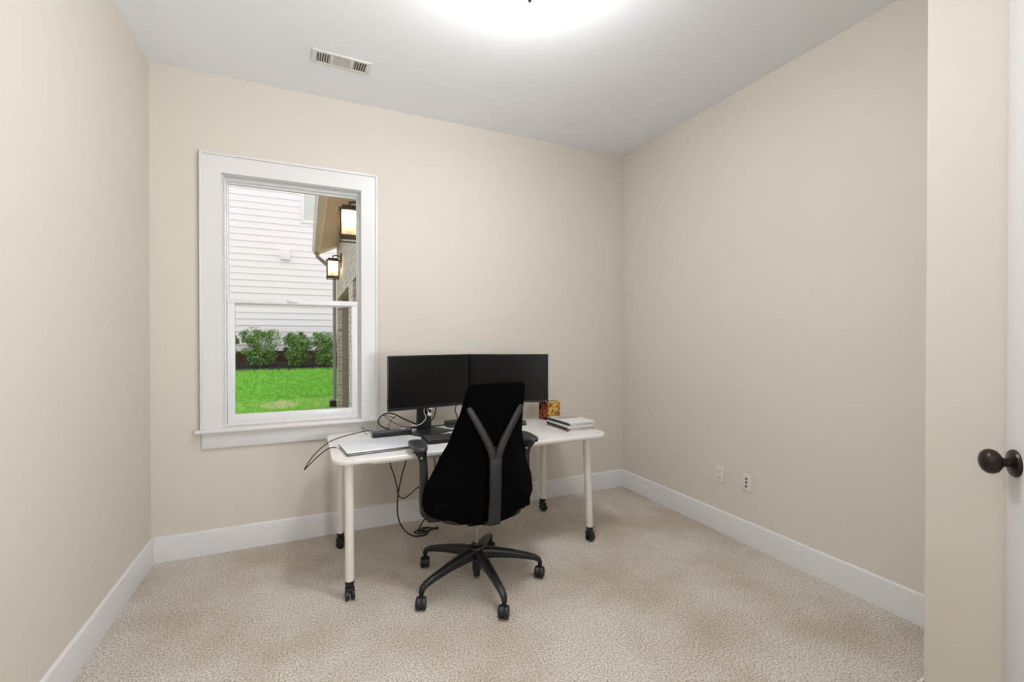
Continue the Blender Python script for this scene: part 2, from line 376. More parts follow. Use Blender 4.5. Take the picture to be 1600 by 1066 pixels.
# ------------------------------------------------------------------ door, open at the right
ang = math.degrees(math.atan2(0.777, -0.629)) - 90   # door local +y = face normal
dr = thing('door_1', 'white door standing open with a bronze knob', 'door', (1.975, 0.648, 0), 0); dr['kind'] = 'structure'
dr.rotation_euler = (0, 0, math.atan2(0.777, -0.629) - math.pi / 2)
# local: +y = face normal, +x = towards the latch edge; the slab spans x from -0.84 to 0
DH = 2.407
b = MB(); b.box((-0.84, -0.035, 0.012), (0, -0.006, DH), .002)
for lo_, hi_ in (((-.84, 0.012), (-.725, DH)), ((-.115, 0.012), (0, DH)), ((-.73, 0.012), (-.11, .24)), ((-.73, 1.02), (-.11, 1.20)), ((-.73, DH - .12), (-.11, DH))):
    b.box((lo_[0], -.012, lo_[1]), (hi_[0], 0, hi_[1]), .003)
b.build('door_slab', M['door'], dr)
kx, kz = -0.058, 0.999
mk = T((kx, 0, kz)) @ rot(-90, 'X')
ks = MB().lathe([(0, 0), (.040, 0), (.0415, .004), (.038, .009), (.029, .011), (.018, .014), (0, .014)], 32, mk).build('rosette', M['bronze'], dr)
MB().lathe([(0, .010), (.013, .010), (.0125, .025), (.015, .028), (.0135, .032), (.024, .035), (.033, .042), (.0375, .053), (.036, .064), (.029, .073), (.016, .079), (0, .081)], 32, mk).build('door_knob', M['bronze'], dr)

# ------------------------------------------------------------------ ceiling register
v = thing('ceiling_vent', 'white ceiling air register with slotted ends above the window wall', 'vent', (0.195, 2.935, HC), 2)
b = MB(); W2, D2 = .168, .068
b.box((-W2, -D2, -.008), (W2, -.047, 0), .003); b.box((-W2, .047, -.008), (W2, D2, 0), .003)
b.box((-W2, -.05, -.008), (-.142, .05, 0), .003); b.box((.142, -.05, -.008), (W2, .05, 0), .003)
b.box((-.066, -.05, -.008), (-.050, .05, 0), .002); b.box((.050, -.05, -.008), (.066, .05, 0), .002)
b.build('register_frame', M['ventm'], v)
MB().box((-.145, -.05, -.0015), (.145, .05, -.0002)).build('duct_opening', M['duct'], v)
b = MB()
for sgn in (-1, 1):
    for i in range(6):
        x = sgn * (.072 + i * .0135); b.box((-.0012, -.048, -.0075), (.0012, .048, -.001), mx=T((x, 0, 0)) @ T((0, 0, -.004)) @ rot(sgn * 38, 'Y') @ T((0, 0, .004)))
for i in range(8):
    y = -.042 + i * .012; b.box((-.05, -.0012, -.0075), (.05, .0052, -.006), mx=T((0, y, 0)))
b.build('louver_slats', M['ventm'], v)

# ------------------------------------------------------------------ flush ceiling lamps
def bowl_lamp(loc, label):
    t = thing('ceiling_lamp', label, 'ceiling lamp', loc)
    MB().lathe([(0, 0), (.062, 0), (.065, -.004), (.062, -.014), (.030, -.022), (.010, -.026), (.009, -.100), (0, -.100)], 32).build('canopy', M['bronze'], t)
    gb = MB().lathe([(.150, -.096), (.160, -.098), (.164, -.106), (.158, -.120), (.140, -.138), (.105, -.164), (.060, -.192), (.025, -.212), (0, -.218)], 40).build('glass_bowl', M['dome'], t)
    MB().lathe([(0, -.098), (.152, -.098), (.152, -.104), (0, -.104)], 40).build('diffuser_disc', M['dome_top'], gb)
    MB().lathe([(0, -.214), (.014, -.215), (.014, -.220), (.007, -.224), (.010, -.234), (.009, -.243), (.004, -.250), (0, -.251)], 16).build('finial', M['bronze'], t)
    return t
bowl_lamp((0.864, 1.728, HC), 'round frosted glass bowl ceiling lamp, lit, above the middle of the room')

# ------------------------------------------------------------------ outlets on the wall at the right
o1 = thing('wall_outlet', 'white duplex power outlet plate nearer the room corner', 'outlet', (XR, 2.318, 0.408))
MB().box((-.006, -.037, -.060), (0, .037, .060), .003).build('cover_plate', M['plate'], o1)
for zc in (.021, -.021):
    rc = MB().prism(rrect(.036, .030, .012), 0, .0085, .001, mx=T((0, 0, zc)) @ rot(-90, 'Y')).build('receptacle', M['plate'], o1)
    for lo_, hi_ in (((-.0092, -.009, zc), (-.0082, -.0065, zc + .009)), ((-.0092, .0065, zc), (-.0082, .009, zc + .008)), ((-.0092, -.003, zc - .011), (-.0082, .003, zc - .005))):
        MB().box(lo_, hi_).build('socket_slot', M['dark_slot'], rc, smooth=False)
o2 = thing('media_outlet', 'white media jack plate with two round ports beside the power outlet', 'outlet', (XR, 2.102, 0.410))
MB().box((-.006, -.037, -.060), (0, .037, .060), .003).build('cover_plate', M['plate'], o2)
for zc in (.026, .002): MB().lathe([(0, 0), (.0075, 0), (.0075, .003), (.0045, .004), (.0045, .010), (0, .010)], 16, T((-.006, 0, zc)) @ rot(-90, 'Y')).build('coaxial_port', M['chrome'], o2)
MB().box((-.0066, -.004, -.033), (-.0055, .010, -.021), .002).build('data_jack', M['dark_slot'], o2)

# ------------------------------------------------------------------ desk
DT = 0.740
desk = thing('desk', 'white rounded desk on four tube legs with black casters', 'desk', (0.975, 2.845, 0))
dx, dy = 0.860, 0.372
MB().prism(rrect(2 * dx, 2 * dy, 0.085, 8), DT - .025, DT, .007, 4).build('tabletop', M['desk'], desk)
b = MB(); b.box((-.66, -.27, DT - .060), (.66, -.23, DT - .025), .004); b.box((-.66, .25, DT - .060), (.66, .29, DT - .025), .004)
b.build('under_frame', M['deskleg'], desk)
for (tx, ty, bx, by, swivel) in ((-.775, -.305, -.775, -.330, 95), (.725, -.292, .764, -.275, 200), (-.775, .295, -.780, .315, 150), (.722, .295, .728, .332, 175)):
    MB().lathe([(0, 0), (.036, 0), (.036, .012), (0, .012)], 24, T((tx, ty, DT - .037))).build('mount', M['deskleg'], desk)
    MB().tube([(bx, by, .098), (bx * .5 + tx * .5, by * .5 + ty * .5, .42), (tx, ty, DT - .030)], [.0235, .0235, .0245], 24, 4).build('leg', M['deskleg'], desk)
    c = MB().tube([(bx, by, .066), (bx, by, .100)], [.021, .025], 20, 0)
    mt = T((bx, by, 0)) @ rot(swivel, 'Z')
    c.prism([(-.020, .036), (-.026, .060), (-.010, .070), (.018, .070), (.024, .052), (.014, .040)], -.022, .022, .003, 2, mt @ rot(90, 'X'))
    c = c.build('caster', M['black'], desk)
    for sy in (-.015, .015): MB().lathe([(0, -.009), (.022, -.009), (.0275, -.006), (.0275, .006), (.022, .009), (0, .009)], 24, mt @ T((-.006, sy, .0275)) @ rot(90, 'X')).build('wheel', M['black'], c)

# ------------------------------------------------------------------ office chair (local: +y forward)
ch = thing('office_chair', 'black fabric office chair with a grey Y-shaped back support', 'office chair', (0.868, 2.405, 0), -2.5)
def lerp(tab, v):
    for (a, x), (b_, y) in zip(tab, tab[1:]):
        if v <= b_:
            t = (v - a) / (b_ - a); t = t * t * (3 - 2 * t) * .35 + t * .65
            return x + (y - x) * t
    return tab[-1][1]
Wt = [(0, .300), (.10, .314), (.22, .303), (.42, .244), (.62, .190), (.82, .160), (1, .147)]
Yt = [(0, -.235), (.12, -.262), (.35, -.275), (.60, -.290), (.82, -.325), (1, -.362)]
Ft = [(0, .175), (.15, .20), (.35, .175), (.6, .10), (.85, .035), (1, .015)]
def backpt(u, v):
    zt_ = .415 + v * .735
    w_ = lerp(Wt, v); y = lerp(Yt, v) + lerp(Ft, v) * abs(u) ** 2.0
    if v > .96: w_ -= .012 * ((v - .96) / .04) ** 2.5
    if v < .05: w_ -= .020 * ((.05 - v) / .05) ** 2
    zz = zt_ + (.012 * abs(u) ** 3 if v < .2 else 0) - (.006 * abs(u) ** 4 * max(0, (v - .8) / .2))
    return Vector((u * w_, y, zz))
b = MB(); NU, NV = 20, 28; back, front = [], []
for j in range(NV + 1):
    rb, rf = [], []
    for i in range(NU + 1):
        u, vv = -1 + 2 * i / NU, j / NV
        p = backpt(u, vv); e = 1 - max(abs(u) ** 8, abs(2 * vv - 1) ** 14)
        rb.append(b.bm.verts.new(p)); rf.append(b.bm.verts.new(p + Vector((0, .012 + .036 * e, 0))))
    back.append(rb); front.append(rf)
for j in range(NV):
    for i in range(NU):
        b.bm.faces.new((back[j][i], back[j][i + 1], back[j + 1][i + 1], back[j + 1][i])); b.bm.faces.new((front[j][i], front[j + 1][i], front[j + 1][i + 1], front[j][i + 1]))
for j in range(NV):
    for i in (0, NU): b.bm.faces.new((back[j][i], back[j + 1][i], front[j + 1][i], front[j][i]))
for i in range(NU):
    for j in (0, NV): b.bm.faces.new((back[j][i], back[j][i + 1], front[j][i + 1], front[j][i]))
bmesh.ops.recalc_face_normals(b.bm, faces=b.bm.faces[:])
bo = b.build('backrest', M['fabric'], ch, angle=60)
# edge welt of the back
pts = [backpt(-1, k / 24) for k in range(2, 25)] + [backpt(-1 + 2 * k / 10, 1) for k in range(1, 10)] + [backpt(1, 1 - k / 24) for k in range(0, 23)]
MB().tube([p + Vector((0, .006, 0)) for p in pts], .0065, 8, 2).build('edge_welt', M['fabric'], bo)
# Y support
b = MB()
sp = [(0, -.200, .415), (0, -.292, .440), (0, -.310, .56), (0, -.315, .70), (0, -.318, .76), (0, -.314, .795), (0, -.292, .822)]
b.bar(sp, [.064, .066, .061, .060, .064, .072, .080], [.022, .024, .024, .024, .022, .016, .006])
for sx in (-1, 1):
    q = []
    for u_, z_ in ((.014 * sx, .770), (.022 * sx, .812), (.042 * sx, .858), (.072 * sx, .915), (.104 * sx, .972), (.134 * sx, 1.024), (.141 * sx, 1.035)):
        vv = (z_ - .415) / .735; y = lerp(Yt, vv) + lerp(Ft, vv) * (abs(u_) / lerp(Wt, vv)) ** 2 - .012
        q.append((u_, min(y, -.318), z_))
    b.bar(q, [.034, .040, .040, .038, .036, .032, .018], [.022, .024, .023, .022, .020, .016, .010], bev=.42)
b.build('back_support', M['charcoal'], ch)
# seat
b = bmesh.new(); bmesh.ops.create_cube(b, size=1); bmesh.ops.subdivide_edges(b, edges=b.edges[:], cuts=9, use_grid_fill=True)
for vtx in b.verts:
    x, y, z = vtx.co * 2
    fx, fy = (1 - .5 * abs(y) ** 6 * .12), (1 - .5 * abs(x) ** 6 * .15); k = max(abs(x), abs(y)) ** 10
    vtx.co = Vector((x * .262 * fx, .03 + y * .235 * fy, .478 + z * .042 * (1 - .35 * k) + .012 * x * x - (.02 * max(0, y - .6))))
s_ = MB(); s_._merge(b); bmesh.ops.recalc_face_normals(s_.bm, faces=s_.bm.faces[:]); s_.build('seat', M['fabric'], ch, angle=70)
b = MB(); b.prism(rrect(.47, .42, .12, 8, 0, .02), .408, .440, .010, 3); b.box((-.09, -.13, .365), (.09, .12, .410), .015, 3); b.bar([(0, -.10, .400), (0, -.16, .404), (0, -.225, .418)], [.10, .08, .07], [.03, .03, .026])
b.build('seat_pan', M['black'], ch)
for sx in (-1, 1):
    b = MB()
    b.bar([(sx * .10, .0, .395), (sx * .22, .0, .395), (sx * .268, .0, .402), (sx * .290, .0, .430), (sx * .297, .0, .50), (sx * .297, .0, .60), (sx * .300, .0, .70), (sx * .306, .0, .735), (sx * .318, .0, .774)],
          [.074, .080, .084, .086, .080, .068, .058, .062, .095], [.026, .030, .040, .050, .046, .040, .038, .046, .070], side=(0, 1, 0), bev=.35)
    am = b.build('arm_post', M['charcoal'], ch)
    outl = []
    for k in range(40):
        t = 2 * math.pi * k / 40; c_, s2 = math.cos(t), math.sin(t); e_ = .62
        wx = .044 + (.006 * math.sin(t)); outl.append((sx * .322 + wx * abs(c_) ** e_ * (1 if c_ > 0 else -1), .030 + .118 * abs(s2) ** e_ * (1 if s2 > 0 else -1)))
    MB().prism(outl, .776, .800, .009, 3).build('arm_pad', M['pad'], am)
    MB().lathe([(0, 0), (.007, 0), (.007, .010), (.004, .012), (0, .012)], 12, T((sx * .304 - .012, -.030, .736)) @ rot(90, 'X')).build('height_button', M['chrome'], am)
MB().lathe([(0, .02), (.0135, .02), (.0135, .372), (0, .372)], 20).build('gas_lift', M['chrome'], ch)
b = MB().lathe([(0, .035), (.019, .035), (.019, .062), (.0245, .066), (.0245, .20), (.026, .215), (.022, .222), (.0135, .222), (0, .222)], 24)
b.build('lift_sleeve', M['black'], ch)
MB().lathe([(0, .125), (.036, .125), (.046, .140), (.047, .185), (.040, .203), (.027, .210), (0, .210)], 32).build('base_hub', M['black'], ch)
RW = .365
for k in range(5):
    a = 56 + 72 * k + 2.5; mz = rot(a, 'Z')
    b = MB().bar([(.02, 0, .164), (.10, 0, .160), (.20, 0, .145), (.29, 0, .126), (.335, 0, .113), (.358, 0, .099), (RW, 0, .080), (RW, 0, .064)],
                 [.060, .050, .042, .037, .034, .032, .026, .020], [.062, .056, .044, .034, .030, .028, .026, .020], side=(0, 1, 0), bev=.32)
    bmesh.ops.transform(b.bm, matrix=mz, verts=b.bm.verts); b.build('base_leg', M['black'], ch)
    px, py = RW * math.cos(R(a)), RW * math.sin(R(a)); mt = T((px, py, 0)) @ rot((82, 76, 72, 58, 50)[k], 'Z') @ T((-.012, 0, 0))
    c = MB(); c.box((-.003, -.0033, .026), (.020, .0033, .064), .001, mx=mt); c.box((.002, -.010, .060), (.022, .010, .074), .004, mx=mt)
    c.prism([(-.034, .030), (-.030, .050), (-.014, .064), (.010, .067), (.028, .056), (.034, .034), (.028, .038), (-.026, .038)], -.0035, .0035, .001, 2, mt @ rot(90, 'X'))
    c = c.build('caster', M['black'], ch)
    for sy in (-.0136, .0136): MB().lathe([(0, -.0130), (.023, -.0130), (.030, -.010), (.0320, -.004), (.0320, .004), (.030, .010), (.023, .0130), (0, .0130)], 28, mt @ T((0, sy, .0320)) @ rot(90, 'X')).build('wheel', M['black'], c)

# ------------------------------------------------------------------ monitors
def monitor(label, pl, pr, zb, zt_, base_c, base_rz, base_wd, col_xy, logo=False):
    pl, pr = Vector((*pl, 0)), Vector((*pr, 0)); d = pr - pl; wid = d.length; rz = math.degrees(math.atan2(d.y, d.x)); c = (pl + pr) / 2
    t = thing('monitor', label, 'monitor', (c.x, c.y, DT), rz, 'pair of monitors on the desk')
    z0, z1 = zb - DT, zt_ - DT; hw = wid / 2
    b = MB(); b.box((-hw, 0, z0), (hw, .018, z1), .003); b.box((-hw * .62, .016, z0 + .05), (hw * .62, .048, z1 - .07), .012, 3)
    hs = b.build('housing', M['bezel'], t)
    MB().box((-hw + .006, -.0012, z0 + .020), (hw - .006, .0012, z1 - .007), .0005, 1).build('screen', M['screen'], t)
    MB().box((-hw + .001, -.0014, z0 + .001), (hw - .001, .001, z0 + .019), .0008, 1).build('bottom_bezel', M['bezel'], t)
    inv = Matrix.Translation(t.location) @ rot(rz, 'Z'); inv = inv.inverted()
    L = lambda x, y, z: inv @ Vector((x, y, z))
    cc = L(col_xy[0], col_xy[1], DT)
    b = MB(); b.bar([(cc.x, cc.y, .008), (cc.x, cc.y, .14), (cc.x, cc.y - .004, z0 + .20)], [.104, .100, .094], [.028, .026, .022], side=(1, 0, 0), bev=.2)
    b.box((cc.x - .045, .03, z0 + .10), (cc.x + .045, max(.052, cc.y), z0 + .20), .005)
    b.build('stand_column', M['stand'], t)
    bc = L(base_c[0], base_c[1], DT)
    MB().prism(rrect(base_wd[0], base_wd[1], .008, 4), 0, .008, .002, 2, T((bc.x, bc.y, 0)) @ rot(base_rz - rz, 'Z')).build('stand_base', M['stand'], t)
    return t, z0, hw
mon1, mz0, mhw = monitor('wide black monitor by the window, its stand base in full view', (0.474, 2.995), (1.050, 3.1005), .895, 1.258, (0.745, 2.995), 30, (.265, .195), (0.728, 3.082))
bt = MB()
for k in range(2): bt.box((-mhw - .003, .004, mz0 + .045 + k * .022), (-mhw + .001, .014, mz0 + .060 + k * .022), .001)
bt.build('side_button', M['black'], mon1)
MB().box((-.005, -.0022, mz0 - .008), (.022, .001, mz0 + .001), .0005, 1).build('energy_tag', M['paper'], mon1)
mon2, mz2, mh2 = monitor('wide black monitor nearer the tissue box, its stand hidden by the chair', (1.098, 3.268), (1.664, 3.012), .886, 1.252, (1.36, 3.075), -24, (.265, .17), (1.405, 3.185))
MB().lathe([(0, 0), (.0035, 0), (.0035, .0006), (0, .0006)], 12, T((mh2 - .018, -.0014, mz2 + .010)) @ rot(90, 'X')).build('power_light', M['cablew'], mon2)

# ------------------------------------------------------------------ things on the desk
lp = thing('laptop', 'closed silver laptop lying at the window end of the desk', 'laptop', (0.362, 2.712, DT), 6)
MB().prism(rrect(.372, .272, .010, 4), .0015, .0125, .002, 2).build('base_case', M['alu_dark'], lp)
MB().prism(rrect(.372, .272, .010, 4), .0150, .0225, .002, 2).build('lid', M['alu'], lp)
b = MB(); b.prism(rrect(.345, .245, .008, 3), .010, .016); b.build('screen_gap', M['black'], lp)
for sx in (-.14, .14): MB().box((sx - .03, .112, .004), (sx + .03, .132, .016), .003).build('hinge', M['black'], lp)

ps = thing('docking_station', 'dark grey docking bar behind the silver laptop', 'docking station', (0.500, 3.000, DT), 3)
MB().box((-.125, -.032, 0), (.125, .032, .036), .003).build('housing', M['strip'], ps)
MB().box((-.123, -.0335, .004), (.123, -.031, .030), .001).build('front_panel', M['black'], ps)
MB().box((.060, .002, .0355), (.088, .018, .0372), .0005, 1).build('power_key', M['cablew'], ps)
for x_ in (-.05, -.015): MB().box((x_ - .012, .030, .010), (x_ + .012, .055, .030), .004).build('plug', M['black'], ps)

kb = thing('keyboard', 'black keyboard in front of the monitors behind the chair', 'keyboard', (0.862, 2.728, DT), 1)
kt = rot(2, 'X')
MB().prism(rrect(.44, .152, .008, 4), 0, .013, .003, 2, T((0, 0, .003)) @ kt @ T((0, 0, .001))).build('body', M['black'], kb)
b = MB()
for r_ in range(6):
    for c_ in range(21):
        if c_ in (15,) or (r_ == 0 and 4 <= c_ <= 9): continue
        x_ = -.205 + c_ * .0200; y_ = -.060 + r_ * .0232
        b.box((x_, y_, .013), (x_ + .0175, y_ + .0195, .021), .003, 1, T((0, 0, .003)) @ kt)
b.build('keys', M['stand'], kb)
MB().box((-.125, -.060, .013), (-.008, -.0405, .021), .003, 1, T((0, 0, .003)) @ kt).build('space_bar', M['stand'], kb)
for sx in (-.17, .17): MB().box((sx - .02, .058, 0), (sx + .02, .070, .006), .002).build('foot', M['black'], kb)

pa = thing('power_adapter', 'small black adapter box behind the monitor stand base', 'adapter', (0.985, 3.135, DT), 8)
MB().box((-.085, -.045, 0), (.085, .045, .040), .005).build('case', M['black'], pa)
MB().box((-.086, -.047, .006), (-.02, -.044, .016), .001).build('port_strip', M['strip'], pa)

tb = thing('tissue_box', 'small tissue box printed with autumn leaves and fruit', 'tissue box', (1.730, 3.115, DT), 8)
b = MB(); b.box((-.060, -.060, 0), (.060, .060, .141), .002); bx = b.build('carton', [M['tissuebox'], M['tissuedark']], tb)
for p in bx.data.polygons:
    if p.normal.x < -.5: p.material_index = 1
MB().prism([(.035 * math.cos(2 * math.pi * k / 20), .022 * math.sin(2 * math.pi * k / 20)) for k in range(20)], .1405, .1418).build('slot', M['dark_slot'], tb)
b = MB(); ring = []
for k in range(13):
    a = k / 12; row = []
    for j in range(5):
        h_ = j / 4; row.append(b.bm.verts.new(((a - .5) * .05 * (1 + .3 * h_), .008 * math.sin(a * 14 + h_ * 3) * (.3 + h_), .134 + h_ * (.032 - .016 * abs(a - .45) * 2))))
    ring.append(row)
for k in range(12):
    for j in range(4): b.bm.faces.new((ring[k][j], ring[k + 1][j], ring[k + 1][j + 1], ring[k][j + 1]))
ts = b.build('tissue', M['tissue'], tb); md = ts.modifiers.new('thickness', 'SOLIDIFY'); md.thickness = .001

# stack of magazines
covers = [((228, 227, 226), (84, 84, 86)), ((235, 233, 230), (52, 54, 62)), ((226, 226, 226), (212, 210, 208)), ((205, 208, 212), (40, 41, 46)), ((222, 220, 216), (52, 52, 58)), ((210, 196, 170), (120, 98, 70)), ((238, 236, 236), (226, 222, 224))]
descr = ['topmost of the stack, pale cover with a grey picture', 'second from the top of the stack, white cover', 'third from the top of the stack, pale spine', 'fourth from the top of the stack, pale cover', 'third from the bottom of the stack', 'second from the bottom of the stack, tan cover', 'bottom of the stack, white cover']
zc = 0.0; random.seed(4)
for i in range(6, -1, -1):
    th = (.0080, .0112, .0095, .0106, .0072, .0062, .0068)[i]
    t = thing('magazine', 'thin magazine, ' + descr[i], 'magazine', (1.692 + random.uniform(-.008, .008), 2.745 + random.uniform(-.008, .008), DT + zc), 3 + random.uniform(-3.5, 3.5), 'magazines stacked on the desk end')
    cm = mat('cover_print', srgb(*covers[i][0]), .35, var=.05, scale=25); sm = mat('spine_print', srgb(*covers[i][1]), .4, var=.3, scale=40)
    MB().box((-.104, -.137, .0006), (.105, .137, th - .0008), .0004, 1).build('pages', M['paper'], t)
    cv = MB(); cv.box((-.107, -.139, 0), (.107, .139, .0006)); cv.box((-.107, -.139, th - .0008), (.107, .139, th)); cv.build('cover', cm, t, smooth=False)
    MB().box((-.1082, -.139, 0), (-.1045, .139, th), .0004, 1).build('spine', sm, t)
    if i == 0: MB().box((-.085, .02, th), (.095, .125, th + .0003)).build('cover_picture', mat('cover_picture_print', srgb(160, 153, 147), .4, var=.25, scale=18), t, smooth=False)
    zc += th + .0006

# ------------------------------------------------------------------ cables
def cable(name, pts, r, label, m=None, cat='cable'):
    return tag(MB().tube(pts, r, 8, 6).build(name, m or M['cable']), label, cat)
D = DT
cable('charging_cable', [(.42, 3.05, D + .020), (.36, 3.07, D + .030), (.27, 3.05, D + .022), (.17, 3.00, D + .012), (.10, 2.96, D - .010), (.03, 2.90, D - .060), (-.012, 2.86, D - .112), (-.016, 2.85, D - .120), (.00, 2.835, D - .100), (.06, 2.80, D - .035), (.11, 2.78, D + .004), (.150, 2.772, D + .008), (.186, 2.765, D + .009)], .0030,
      'black cable looping out over the desk end from the silver laptop')
MB().tube([(.150, 2.772, D + .008), (.184, 2.765, D + .009)], .0048, 10, 0).build('cable_plug', M['cablew'], bpy.data.objects['charging_cable'])
cable('monitor_cable', [(.50, 3.045, D + .030), (.445, 3.075, D + .050), (.430, 3.11, D + .085), (.470, 3.14, D + .118), (.530, 3.15, D + .118), (.60, 3.14, D + .080), (.67, 3.13, D + .045), (.73, 3.125, D + .030), (.80, 3.15, D + .05), (.83, 3.15, D + .12), (.82, 3.13, D + .19)], .0046,
      'thick black cable arching from the docking bar to the monitor stand')
cable('thin_usb_cable', [(.475, 3.05, D + .022), (.50, 3.09, D + .06), (.525, 3.11, D + .095), (.545, 3.115, D + .100), (.535, 3.14, D + .092), (.50, 3.15, D + .102), (.47, 3.16, D + .110), (.53, 3.165, D + .060), (.60, 3.17, D + .022), (.68, 3.165, D + .012), (.74, 3.16, D + .010)], .0022,
      'thin black cable crossing under the thick arching cable')
cable('flat_lying_cable', [(.52, 3.11, D + .006), (.57, 3.145, D + .006), (.65, 3.16, D + .006), (.72, 3.165, D + .006), (.80, 3.17, D + .006), (.88, 3.165, D + .008), (.897, 3.150, D + .016)], .0042,
      'black cable lying on the desk behind the monitor stand base')
cable('twisted_white_cable', [(.640, 3.10, D + .055), (.655, 3.062, D + .040), (.700, 3.052, D + .050), (.735, 3.050, D + .085), (.725, 3.048, D + .120), (.722, 3.046, D + .150), (.742, 3.045, D + .172)], .0024,
      'white cable twisted in front of the monitor stand column', M['cablew'])
cp = MB(); cp.box((-.012, -.006, -.010), (.016, .006, .012), .005, 3, T((.757, 3.050, D + .112)) @ rot(25, 'Y')); cp.tube([(.757, 3.05, D + .108), (.752, 3.05, D + .125), (.742, 3.045, D + .172)], .0025, 8, 4)
cp.build('connector', M['cablew'], bpy.data.objects['twisted_white_cable'])
cable('monitor_power_cord', [(1.00, 3.18, D + .02), (1.00, 3.185, D + .06), (.985, 3.19, D + .11), (1.01, 3.18, D + .165), (1.05, 3.15, D + .185)], .0040,
      'black cord rising from the adapter box beside the chair back')
cable('stray_tie_wire', [(.355, 3.065, D + .004), (.330, 3.085, D + .03), (.320, 3.095, D + .055), (.335, 3.09, D + .045), (.355, 3.085, D + .028), (.385, 3.075, D + .004)], .0018,
      'thin wire loop standing up at the end of the docking bar')
cable('hanging_power_cord', [(.655, 3.12, .706), (.635, 3.12, .60), (.598, 3.13, .47), (.568, 3.14, .33), (.560, 3.15, .22), (.572, 3.16, .12), (.610, 3.15, .045), (.66, 3.12, .010), (.72, 3.10, .008), (.76, 3.12, .008), (.75, 3.17, .010), (.70, 3.18, .014), (.675, 3.15, .018), (.70, 3.11, .022), (.76, 3.11, .020), (.80, 3.16, .012), (.86, 3.20, .008)], .0046,
      'black cord hanging from the desk edge to a coil on the carpet')
cable('hanging_data_cord', [(.505, 3.12, .706), (.507, 3.12, .60), (.510, 3.12, .515), (.535, 3.12, .44), (.553, 3.12, .36), (.565, 3.125, .30), (.60, 3.13, .275), (.65, 3.13, .30), (.70, 3.13, .335), (.78, 3.13, .33), (.84, 3.13, .40), (.86, 3.13, .706)], .0040,
      'black cord hanging under the laptop that swings towards the chair')
cable('coiled_cord', [(.80, 3.13, .706), (.802, 3.13, .60), (.82, 3.13, .45), (.81, 3.14, .20), (.74, 3.13, .10), (.705, 3.13, .05), (.71, 3.17, .010), (.76, 3.20, .009), (.80, 3.16, .026), (.76, 3.11, .030), (.715, 3.13, .027), (.73, 3.19, .020), (.79, 3.21, .010), (.85, 3.16, .008)], .0045,
      'black cord coiled on the carpet behind the chair arm')

# ------------------------------------------------------------------ outside: ground, house next door, garage wing
def gz(y):
    tab = [(3.5, -.04), (10.6, -.02), (11.6, .06), (12.6, .20), (14.0, .455), (14.7, .55), (15.3, .60), (30, .7)]
    return lerp_lin(tab, y)
def lerp_lin(tab, v):
    if v <= tab[0][0]: return tab[0][1]
    for (a, x), (b_, y) in zip(tab, tab[1:]):
        if v <= b_: return x + (y - x) * (v - a) / (b_ - a)
    return tab[-1][1]
b = MB(); xs = [-9 + i * .75 for i in range(13)] + [.15, .4, 1, 3, 6]; ys = [YB + WT + i * .4 for i in range(27)] + [14.0]
g = [[b.bm.verts.new((x, y, gz(y))) for x in xs] for y in ys]
for j in range(len(ys) - 1):
    for i in range(len(xs) - 1): b.bm.faces.new((g[j][i], g[j][i + 1], g[j + 1][i + 1], g[j + 1][i]))
tag(b.build('lawn_ground', M['soil']), 'lawn soil between the two houses', 'lawn', kind='structure')
b = MB(); xs = [-9 + i * .3 for i in range(40)]; ys = [14.0 + i * .12 for i in range(11)]
g = [[b.bm.verts.new((x, y, gz(y) + random.uniform(0, .04) + .01)) for x in xs] for y in ys]
for j in range(len(ys) - 1):
    for i in range(len(xs) - 1): b.bm.faces.new((g[j][i], g[j][i + 1], g[j + 1][i + 1], g[j + 1][i]))
tag(b.build('mulch_bed', M['mulch'], smooth=False), 'dark mulch bed along the white house', 'mulch', kind='stuff')
# grass blades
rg = random.Random(11); V, F = [], []
def blade(x, y, h, wd):
    a = rg.uniform(0, 6.283); dx_, dy_ = math.cos(a) * wd, math.sin(a) * wd; lx, ly = rg.uniform(-.4, .4) * h, rg.uniform(-.4, .4) * h; z = gz(y) - .005; n = len(V)
    V.extend(((x - dx_, y - dy_, z), (x + dx_, y + dy_, z), (x + lx, y + ly, z + h))); F.append((n, n + 1, n + 2))
cnt = 0
while cnt < 70000:
    y = rg.uniform(8.3, 14.05); x = rg.uniform(-3.6, 1.3)
    if x > .45 and y < 9.97: continue
    d2 = ((x + .50) / .38) ** 2 + ((y - 10.45) / .55) ** 2
    if d2 < 1 and rg.random() > .06 + .4 * d2 * d2: continue
    if y < 9.5 and rg.random() < .25: continue
    d3 = ((x - .45) / .5) ** 2 + ((y - 9.7) / .9) ** 2
    if d3 < 1 and rg.random() > .55: continue
    fl = 1.0 if y > 11.2 else .48
    blade(x, y, rg.uniform(.05, .11) * fl, rg.uniform(.004, .008)); cnt += 1
for _ in range(16000):
    blade(rg.uniform(-5, .4), rg.uniform(3.7, 8.3), rg.uniform(.04, .09), rg.uniform(.004, .008))
for _ in range(6000):
    blade(rg.uniform(-9, -3.6), rg.uniform(8, 14), rg.uniform(.05, .10), rg.uniform(.006, .010))
me = bpy.data.meshes.new('grass'); me.from_pydata(V, [], F); me.materials.append(M['blade'])
go = bpy.data.objects.new('grass', me); COL.objects.link(go); tag(go, 'short green grass of the lawn outside', 'grass', kind='stuff')

